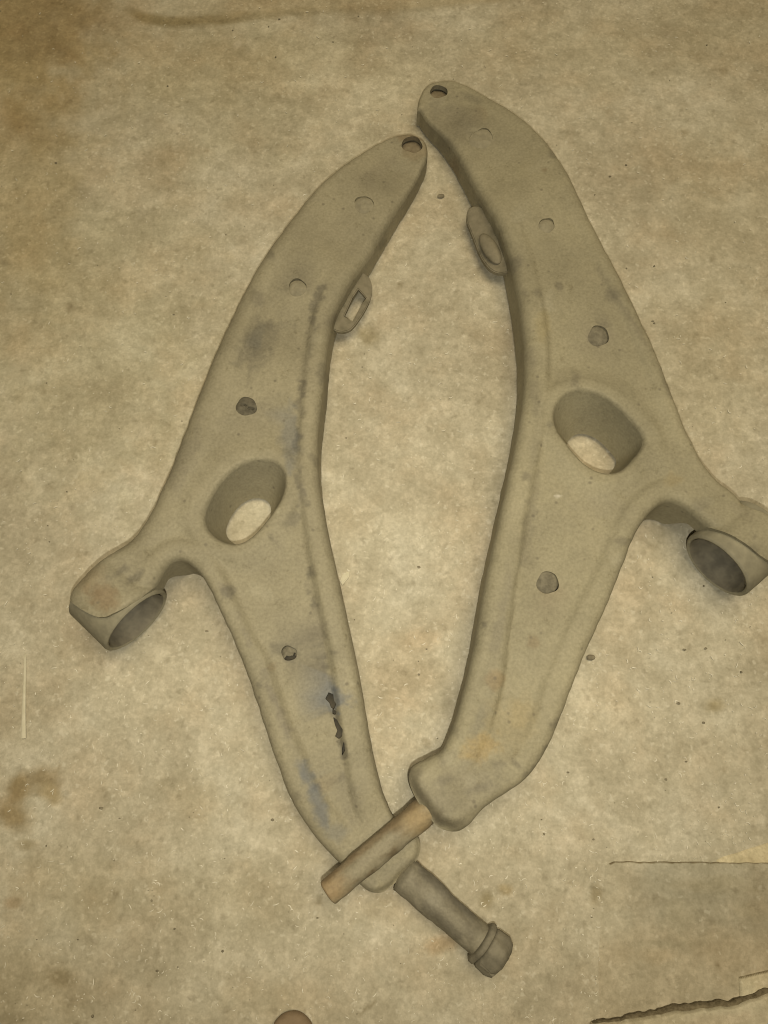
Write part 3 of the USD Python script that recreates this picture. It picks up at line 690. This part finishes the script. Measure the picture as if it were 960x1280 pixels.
def build_arm(A, label, group='stamped steel control arms'):
    arm = thing('control_arm', label, 'car part', None)
    root = str(arm.GetPath())
    V, Fm, height = build_shell(A)
    obj('arm_shell', (V, Fm), M_STEEL, root, smooth=True, tint=paint_shell(V, A))
    # bushing sleeve: an open tube with a grimy bore
    sl = A['sleeve']
    L = float(np.linalg.norm(sl['b'] - sl['a']))
    r = sl['r']
    w = 0.0026
    sp = name_under(root, 'bushing_sleeve')
    used[(root, 'bushing_sleeve')] -= 1
    obj('bushing_sleeve', lathe(sl['a'], sl['b'], [(r - w, 0.0010), (r - w + 0.0006, 0.0002), (r - 0.0012, 0), (r - 0.0003, 0.0006), (r, 0.0016), (r, L * .3), (r, L * .6), (r, L - 0.0007), (r - 0.0006, L), (r - w + 0.0004, L), (r - w, L - 0.0004)], 72, 0.0004, 3), M_SLEEVE, root, smooth=40)
    obj('bore', lathe(sl['a'], sl['b'], [(r - w, 0.0004), (r - w - 0.0006, 0.003), (r - w - 0.0016, 0.007), (r - w - 0.0050, 0.0085), (r - w - 0.0056, L * 0.5), (r - w - 0.0026, L - 0.006), (r - w, L - 0.0004)], 60, 0.0009, 7), M_BORE, sp, smooth=60)
    # what fills the punched holes
    for i, (cx, cy, rx, ry, an, kind) in enumerate(A['punched']):
        zc = idw(np.array([[cx, cy]]), A['top'])[0] / 1000 - 0.002
        c = at(cx, cy, zc)
        zz = height(c[None, :2])[0]
        scale = np.linalg.norm(c - CAM) / F
        deep = {'bore': 0.0040, 'flush': 0.0004, 'slot': 0.0002, 'low': 0.0009, 'torn': 0.0007}[kind]
        tl = {'bore': (0, 0), 'flush': (0.03, 0.04), 'slot': (0.0, 0.07), 'low': (0.0, 0.13), 'torn': (0.06, 0.08)}[kind]
        gap = {'bore': 0, 'flush': 0.00025, 'slot': 0.0003, 'low': 0.0008, 'torn': 0.0004}[kind]
        m = plug_mesh((c[0], c[1] + gap, zz - deep), max(rx, ry) * scale * (1.04 if kind == 'bore' else 1.0), tl, 20 + i + 10 * A['seed'], kind == 'torn', kind == 'slot')
        pr = obj('mud_plug', m, {'bore': M_RUST, 'slot': M_SLOT, 'flush': M_DUST}.get(kind, M_MUD), root, smooth=35)
        lab = {'bore': 'rusty brown floor of the ball joint hole', 'slot': 'dark cracked mud plug', 'torn': 'broken mud plug with a gap'}.get(kind)
        if lab:
            tag(pr, lab)
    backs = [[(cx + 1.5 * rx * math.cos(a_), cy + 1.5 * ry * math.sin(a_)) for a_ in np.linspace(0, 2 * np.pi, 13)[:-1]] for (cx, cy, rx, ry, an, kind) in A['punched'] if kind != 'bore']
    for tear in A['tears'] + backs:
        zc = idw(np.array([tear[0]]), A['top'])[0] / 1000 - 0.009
        obj('shade_backing', plate(tear, zc, 0.002, grow=0.003), M_CAVITY_SHADE, root)  # dark plates added behind holes and tears in place of interior shade
    return arm, root, height


def plate(px, z, thick, holes=(), tilt=(0, 0), bevel=0.0005, grow=0.0):
    """A flat piece whose outline is given in pixels at height z, with softened edges."""
    xy = at(*np.array(px, float).T, z)[:, :2]
    pl = sg.Polygon(xy).buffer(grow + 0.0004).buffer(-0.0004)
    for h in holes:
        pl = pl.difference(sg.Polygon(at(*np.array(h, float).T, z)[:, :2]).buffer(0.0003))
    pl = pl.simplify(0.00008)
    a = trimesh.creation.extrude_polygon(pl, thick - bevel, engine='earcut')
    b = trimesh.creation.extrude_polygon(pl.buffer(-bevel), thick, engine='earcut')
    m = trimesh.util.concatenate([a, b])
    v = np.array(m.vertices)
    c = np.array(pl.centroid.coords[0])
    v[:, 2] += z - thick + (v[:, 0] - c[0]) * tilt[0] + (v[:, 1] - c[1]) * tilt[1]
    return v, np.array(m.faces)


arm_l, root_l, h_l = build_arm(LEFT, 'left dusty steel control arm with blue scuffs, a slotted tab and a bolt-headed pin')
arm_r, root_r, h_r = build_arm(RIGHT, 'right dusty steel control arm whose rusty pin lies across the other arm')


def smooth_px(pts, n=60):
    return spline(pts, n)


# slotted tab on the left arm's inner side
tab = smooth_px([(452, 340), (461, 343), (465, 352), (463, 366), (457, 382), (447, 398), (437, 410), (425, 415), (414, 412), (410, 400), (418, 380), (432, 360)])
slot = [(448, 361), (457, 369), (453, 374), (440, 399), (431, 395), (441, 372)]
obj('slotted_tab', plate(tab, 0.012, 0.0025, [slot], (-0.35, 0.1)), M_TAB, root_l)
# rounded tab on the right arm's inner side, with a pressed oval boss
tab = smooth_px([(586, 258), (584, 268), (590, 287), (597, 306), (606, 324), (617, 336), (629, 342), (640, 338), (640, 318), (628, 296), (612, 272), (598, 258)])
tp = obj('rounded_tab', plate(tab, 0.012, 0.003, [], (0.35, 0.1)), M_TAB, root_r)
bc = at(613, 311, 0.0125)
bm = trimesh.creation.icosphere(3, 1.0)
bm.apply_scale((0.0048, 0.0115, 0.0030))
bm.apply_transform(trimesh.transformations.rotation_matrix(math.radians(24), (0, 0, 1)))
bm.apply_translation(bc)
obj('boss', bm, M_TAB, str(tp.GetPath()), smooth=True)


def pin_tint_mesh(a, b, prof, rough, seed):
    return lathe(a, b, prof, 44, rough, seed)


# right arm's pin: a plain rusty rod across the other arm's end
a = at(552, 996, 0.0245)
b = at(409, 1117, 0.0262)
L = float(np.linalg.norm(b - a))
rr = 0.0060
hs = np.linspace(0, L - 0.0012, 26)
V, Fq = lathe(a, b, [(0.001, 0)] + [(rr * (1.10 - 0.14 * h / L), h) for h in hs[1:]] + [(rr - 0.0005, L - 0.0004), (rr - 0.0014, L), (0.0001, L)], 44, 0.0016, 12)
qv = pix(V)
col = np.tile(np.array((0.305, 0.277, 0.205)), (len(V), 1))
col = mixc(col, 0.75 * sstep(0.46, 0.62, fbm(V * 210, 4, 77)), (0.185, 0.145, 0.09))
col = mixc(col, 0.85 * blob(qv, 412, 1112, 26, 26, 0, 0.8, 0.5, 0.1, 41), (0.35, 0.262, 0.155))
col = mixc(col, 0.9 * blob(qv, 520, 1022, 26, 24, 0, 0.8, 0.5, 0.1, 42), (0.36, 0.275, 0.155))
col = mixc(col, 0.6 * streak(qv, [(405, 1100), (520, 1003)], 8, seed=43), (0.26, 0.195, 0.12))
pin = obj('bushing_pin', (V, Fq), M_STEEL, root_r, smooth=True, tint=col)
tag(pin, 'plain rusty pin')

# left arm's pin: a worn shank with a collar and a bolt head
a = at(500, 1088, 0.0100)
b = at(634, 1206, 0.0100)
L = float(np.linalg.norm(b - a))
rr = 0.0080
Ls = L - 0.0150
hs = np.linspace(0, Ls, 20)
V, Fq = lathe(a, b, [(0.001, 0)] + [(rr * (1 - 0.10 * sstep(0.45, 0.55, h / Ls)), h) for h in hs[1:]], 44, 0.0011, 15)
qv = pix(V)
col = np.tile(np.array((0.27, 0.25, 0.195)), (len(V), 1))
col = mixc(col, 0.5 * sstep(0.5, 0.62, fbm(V * 180, 4, 78)), (0.16, 0.145, 0.11))
col = mixc(col, 0.8 * streak(qv, [(530, 1090), (590, 1140)], 9, seed=51), (0.165, 0.155, 0.13))
col = mixc(col, 0.6 * streak(qv, [(530, 1132), (572, 1170)], 7, seed=52), (0.14, 0.13, 0.105))
col = mixc(col, 0.5 * blob(qv, 545, 1125, 18, 14, 40, seed=53), (0.36, 0.34, 0.28))
pin = obj('bushing_pin', (V, Fq), M_STEEL, root_l, smooth=True, tint=col)
tag(pin, 'worn dark pin with a bolt head')
u = (b - a) / L
pp = str(pin.GetPath())
obj('collar', lathe(a + u * Ls, b, [(0.004, -0.0008), (rr + 0.0004, -0.0006), (rr + 0.0014, 0.0004), (rr + 0.0014, 0.0020), (rr + 0.0006, 0.0026), (0.004, 0.0030)], 40, 0.0026, 17), M_PIN, pp, smooth=35)
obj('bolt_head', lathe(a + u * (Ls + 0.0030), b, [(0.004, -0.0006), (rr + 0.0004, -0.0005), (rr + 0.0014, 0.0008), (rr + 0.0016, 0.0060), (rr + 0.0004, 0.0088), (rr - 0.003, 0.0102), (0.0001, 0.0106)], 48, 0.0040, 18), M_PIN, pp, smooth=35)

# ------------------------------------------------------------------ flat scraps in the lower right corner
rs = np.random.RandomState(9)


def ragged(pts, amp, step=5.0, seed=1):
    """Turns a coarse pixel line into a ragged one."""
    ln = sg.LineString(pts)
    n = max(2, int(ln.length / step))
    p = np.array([ln.interpolate(i / n, normalized=True).coords[0] for i in range(n + 1)])
    w = (fbm(np.column_stack([p * 0.09, np.full(len(p), seed)]), 3, seed) - 0.5) * 2 * amp
    p[:, 1] += w
    return p.tolist()


def sheet(px, z, thick, tintf, step=0.0012, soft=0.0012, sink=None):
    """A thin flat sheet with a rounded edge whose top carries a tint."""
    pl = sg.Polygon(at(*np.array(px, float).T, z)[:, :2]).buffer(0)
    if pl.geom_type != 'Polygon':
        pl = max(pl.geoms, key=lambda g_: g_.area)
    pts = [resample(np.array(pl.exterior.coords)[:-1], 0.0006)]
    for d in (0.00025, 0.0006, 0.001, 0.0015):
        pts += ring_pts(pl.buffer(-d), 0.0008)
    lo, hi = pts[0].min(0), pts[0].max(0)
    g_ = np.stack(np.meshgrid(np.arange(lo[0], hi[0], step), np.arange(lo[1], hi[1], step)), -1).reshape(-1, 2)
    pts.append(g_[shapely.contains_xy(pl.buffer(-0.002), g_[:, 0], g_[:, 1])])
    X = np.concatenate(pts)
    T = Delaunay(X).simplices
    c = X[T].mean(1)
    T = T[shapely.contains_xy(pl, c[:, 0], c[:, 1])]
    a2 = np.cross(X[T[:, 1]] - X[T[:, 0]], X[T[:, 2]] - X[T[:, 0]])
    T[a2 < 0] = T[a2 < 0][:, ::-1]
    d = shapely.distance(sg.LinearRing(pl.exterior.coords), shapely.points(X))
    Z = z - thick * (1 - sstep(0, 1, np.sqrt(np.clip(d / soft, 0, 1))))
    Z = Z + (fbm(np.column_stack([X * 60, X[:, 0] * 0]), 3, 3) - 0.5) * 0.0003
    if sink:        # the edge that lies under the floor's dust
        Z = Z - 0.0018 * (1 - sstep(sink[0], sink[1], pix(np.column_stack([X, Z]))[:, 0]))
    V = np.column_stack([X, Z])
    n = len(pts[0])
    low = V[:n].copy()
    low[:, 2] = min(0.0, z - thick) - 0.0012
    k0 = len(V)
    i = np.arange(n) + k0
    j = (np.arange(n) + 1) % n + k0
    Fw = np.concatenate([np.stack([i, j, n + j], -1), np.stack([i, n + j, n + i], -1)])
    V = np.concatenate([V, V[:n], low])
    return (V, np.concatenate([T, Fw])), tintf(pix(V))


M_SHEET = mat_floor('dusty_card', 0.25)
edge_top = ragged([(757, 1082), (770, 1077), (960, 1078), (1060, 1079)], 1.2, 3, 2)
edge_bot = ragged([(1060, 1224), (960, 1242), (925, 1258), (840, 1265), (740, 1283)], 2.5, 3, 3)


def card_tint(q):
    t = np.tile((0.83, 0.84, 0.84), (len(q), 1))
    fade = 1 - sstep(745, 830, q[:, 0] + 30 * (fbm(np.column_stack([q * 0.03, q[:, 0] * 0]), 3, 5) - 0.5))
    t = mixc(t, fade, (0.99, 0.99, 0.98))
    t = mixc(t, 0.7 * sstep(1130, 1190, q[:, 1] + 40 * (fbm(np.column_stack([q * 0.03, q[:, 0] * 0]), 3, 6) - 0.5)), (0.95, 0.91, 0.86))
    for i_, g_ in enumerate([(885, 1108, 60, 9, 4), (850, 1145, 26, 22, 0), (905, 1100, 30, 8, 0), (840, 1180, 60, 8, 0), (946, 1112, 9, 4, 0), (938, 1140, 30, 12, 10)]):
        t = mixc(t, 0.7 * blob(q, *g_, soft=0.8, rough=0.5, sc=0.07, seed=60 + i_), (0.76, 0.75, 0.70))
    t = mixc(t, 0.5 * blob(q, 820, 1195, 30, 12, 0, seed=71), (0.95, 0.86, 0.76))
    t = mixc(t, 0.95 * streak(q, edge_top[2:], 1.7, soft=0.5, rough=0.5, sc=0.2, seed=72), (0.34, 0.29, 0.20))  # thin shadow along the far edge, painted into the tint
    t = mixc(t, 0.6 * blob(q, 746, 1115, 6, 13, 15, seed=73), (0.68, 0.63, 0.52))
    return mixc(t, 0.7 * blob(q, 897, 1207, 3, 5, -30, seed=74), (0.5, 0.45, 0.36))


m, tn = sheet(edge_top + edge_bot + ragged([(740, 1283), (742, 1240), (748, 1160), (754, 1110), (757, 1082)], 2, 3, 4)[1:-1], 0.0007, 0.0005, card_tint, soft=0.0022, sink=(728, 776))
tag(obj('flat_card', m, M_SHEET, smooth=True, tint=tn), 'thin dusty grey card sheet lying flat in the lower right corner, a shadow line painted on its top edge', 'cardboard')
m, tn = sheet([(896, 1075)] + ragged([(905, 1071), (960, 1054), (1060, 1026)], 0.6, 5, 5) + [(1060, 1090), (900, 1090)], 0.0003, 0.0006,
              lambda q: np.tile((1.24, 1.19, 1.05), (len(q), 1)))
tag(obj('paper_scrap', m, M_SHEET, smooth=True, tint=tn), 'pale triangular scrap of paper sticking out above the grey card', 'paper')
ed = ragged([(925, 1222), (960, 1214), (1040, 1198)], 0.6, 3, 6)


def scrap_tint(q):
    t = np.tile((1.16, 1.15, 1.09), (len(q), 1))
    t = mixc(t, 0.8 * blob(q, 962, 1228, 18, 4, -10, seed=81), (1.25, 1.25, 1.25))  # painted highlight
    return mixc(t, 0.95 * streak(q, ed, 1.6, soft=0.5, rough=0.4, sc=0.2, seed=82), (0.32, 0.27, 0.18))  # shadow line at the upper edge, put into the colour


m, tn = sheet(ed + [(1040, 1290), (930, 1290), (926, 1255)], 0.0020, 0.0011, scrap_tint)
tag(obj('paper_scrap', m, M_SHEET, smooth=True, tint=tn), 'small pale card corner above the torn board at the right edge', 'paper')
bd = thing('torn_board', 'pale board with a dark ragged torn edge along the bottom right', 'board')
up = ragged([(742, 1283), (840, 1266), (925, 1258), (935, 1252), (960, 1243), (1060, 1226)], 2.5, 3, 7)


def board_tint(q):
    t = np.tile((1.10, 1.085, 1.04), (len(q), 1))
    return mixc(t, 0.6 * blob(q, 900, 1276, 60, 12, -6, seed=91), (0.98, 0.90, 0.84))


m, tn = sheet(up + [(1060, 1400), (720, 1400)], 0.0058, 0.0020, board_tint)
obj('board_face', m, M_SHEET, str(bd.GetPath()), smooth=True, tint=tn)
lo = [(x, y - 0.5 - 7.5 * np.interp(x, [742, 800, 925, 1060], [0.3, 0.75, 1.0, 1.0]) * (0.55 + 0.9 * fbm(np.array([x * 0.14, 1.0, 2.0]), 3, 2))) for x, y in up]
m, tn = sheet(lo + [(x, y + 4) for x, y in up[::-1]], 0.0040, 0.0012, lambda q: np.ones((len(q), 3)))
obj('torn_edge', m, M_TORN, str(bd.GetPath()), smooth=True)

# ------------------------------------------------------------------ small loose things on the floor
def rod_mesh(p0, p1, r0, r1, flat=0.5, seed=0, n=10):
    """A thin flattened sliver with a slight bend, lying on the floor."""
    d = p1 - p0
    L = np.linalg.norm(d)
    d = d / L
    s = np.array([-d[1], d[0], 0])
    V, Fc = [], []
    for k in range(n + 1):
        f = k / n
        r = r0 + (r1 - r0) * f
        c = p0 + d * L * f + s * (0.004 * L * math.sin(f * 5 + seed))
        for a in np.linspace(0, 2 * np.pi, 6, endpoint=False):
            V.append(c + s * r * math.cos(a) + np.array([0, 0, r * flat * (1 + math.sin(a))]))
    for k in range(n):
        for a in range(6):
            b_ = (a + 1) % 6
            Fc += [[k * 6 + a, k * 6 + b_, k * 6 + 6 + b_], [k * 6 + a, k * 6 + 6 + b_, k * 6 + 6 + a]]
    for a in range(1, 5):
        Fc += [[0, a + 1, a], [n * 6, n * 6 + a, n * 6 + a + 1]]
    return np.array(V), np.array(Fc)


tag(obj('straw', rod_mesh(at(31, 818, 0.0002), at(30, 923, 0.0002), 0.0004, 0.0012, 0.4, 1), M_STRAW, smooth=50), 'long pale straw sliver lying by the left edge', 'straw')
tag(obj('wood_chip', plate([(425, 726), (428, 718), (437, 713), (436, 721), (428, 731)], 0.0014, 0.0012), M_STRAW), 'pale wood chip at the inner edge of the left arm', 'chip')
cap = lathe(at(366, 1293, 0.0), at(366, 1293, 0.0) + np.array([0, 0, 1.0]), [(0.0095, 0), (0.0098, 0.002), (0.0092, 0.0042), (0.0075, 0.0052), (0.004, 0.0056), (0.0001, 0.0057)], 40, 0.0005, 5)
tag(obj('brown_disc', cap, M_BROWN, smooth=50), 'round brown disc cut off by the bottom edge', 'disc')


def clod(c, r, seed):
    m = trimesh.creation.icosphere(2, 1.0)
    v = np.array(m.vertices) * (0.7 + 0.6 * fbm(np.array(m.vertices) * 1.6 + seed * 7, 3, seed))[:, None] * np.array(r)
    return v + c + [0, 0, r[2] * 0.6], np.array(m.faces)


for (x, y, s, lab) in [(551, 246, 1.0, 'dark crumb of dirt between the two arm tips'), (738, 822, 1.0, 'dark crumb of dirt right of the right arm, below its fork')]:
    tag(obj('dirt_crumb', clod(at(x, y, 0), (0.0022 * s, 0.0014 * s, 0.0011 * s), int(x)), M_GRIT, smooth=True), lab, 'dirt')

foot = sg.MultiPolygon([sg.Polygon(A['outline']).buffer(-2) for A in (LEFT, RIGHT)])
rs = np.random.RandomState(21)
V, Fc, n = [], [], 0
while n < 2600:
    px, py = rs.uniform(-80, 1040), rs.uniform(-60, 1360)
    dens = 0.35 + 0.65 * sstep(500, 900, py) + 0.3 * (0.5 - abs(px / 960 - 0.55))
    if rs.rand() > dens or (shapely.contains_xy(foot, px, py) and rs.rand() < 1.0):
        continue
    c = at(px, py, 0.0)
    ln = 0.0006 + 0.0026 * rs.rand() ** 2.4
    w = rs.uniform(0.00016, 0.00034)
    th = rs.uniform(0, np.pi)
    bend = rs.uniform(-0.9, 0.9)
    base = len(V)
    for k in range(4):
        f = k / 3 - 0.5
        ang = th + bend * f * 2
        p = c + np.array([math.cos(ang), math.sin(ang), 0]) * ln * f * 1.0
        s = np.array([-math.sin(ang), math.cos(ang), 0]) * w * (1 - 1.2 * abs(f))
        z = np.array([0, 0, 0.00012 + 0.00025 * (1 - abs(f) * 1.5)])
        V += [p - s + [0, 0, 0.00003], p + z, p + s + [0, 0, 0.00003]]
    for k in range(3):
        a = base + k * 3
        Fc += [[a, a + 3, a + 4], [a, a + 4, a + 1], [a + 1, a + 4, a + 5], [a + 1, a + 5, a + 2]]
    n += 1
tag(obj('pale_fibres', (np.array(V), np.array(Fc)), M_FIBRE, smooth=True), 'tiny pale fibres and flakes scattered over the floor', 'debris', kind='stuff')
V, Fc, n = [], [], 0
ico = trimesh.creation.icosphere(1, 1.0)
while n < 260:
    px, py = rs.uniform(-80, 1040), rs.uniform(-60, 1360)
    if shapely.contains_xy(foot, px, py):
        continue
    r = 0.00018 + 0.0005 * rs.rand() ** 3
    v = np.array(ico.vertices) * (0.7 + 0.5 * rs.rand(len(ico.vertices)))[:, None] * [r * rs.uniform(0.8, 1.7), r, r * 0.6] + at(px, py, 0.0)
    Fc.append(np.array(ico.faces) + 42 * n)
    V.append(v)
    n += 1
tag(obj('dark_grit', (np.concatenate(V), np.concatenate(Fc)), M_GRIT, smooth=True), 'fine dark grit scattered over the floor', 'grit', kind='stuff')
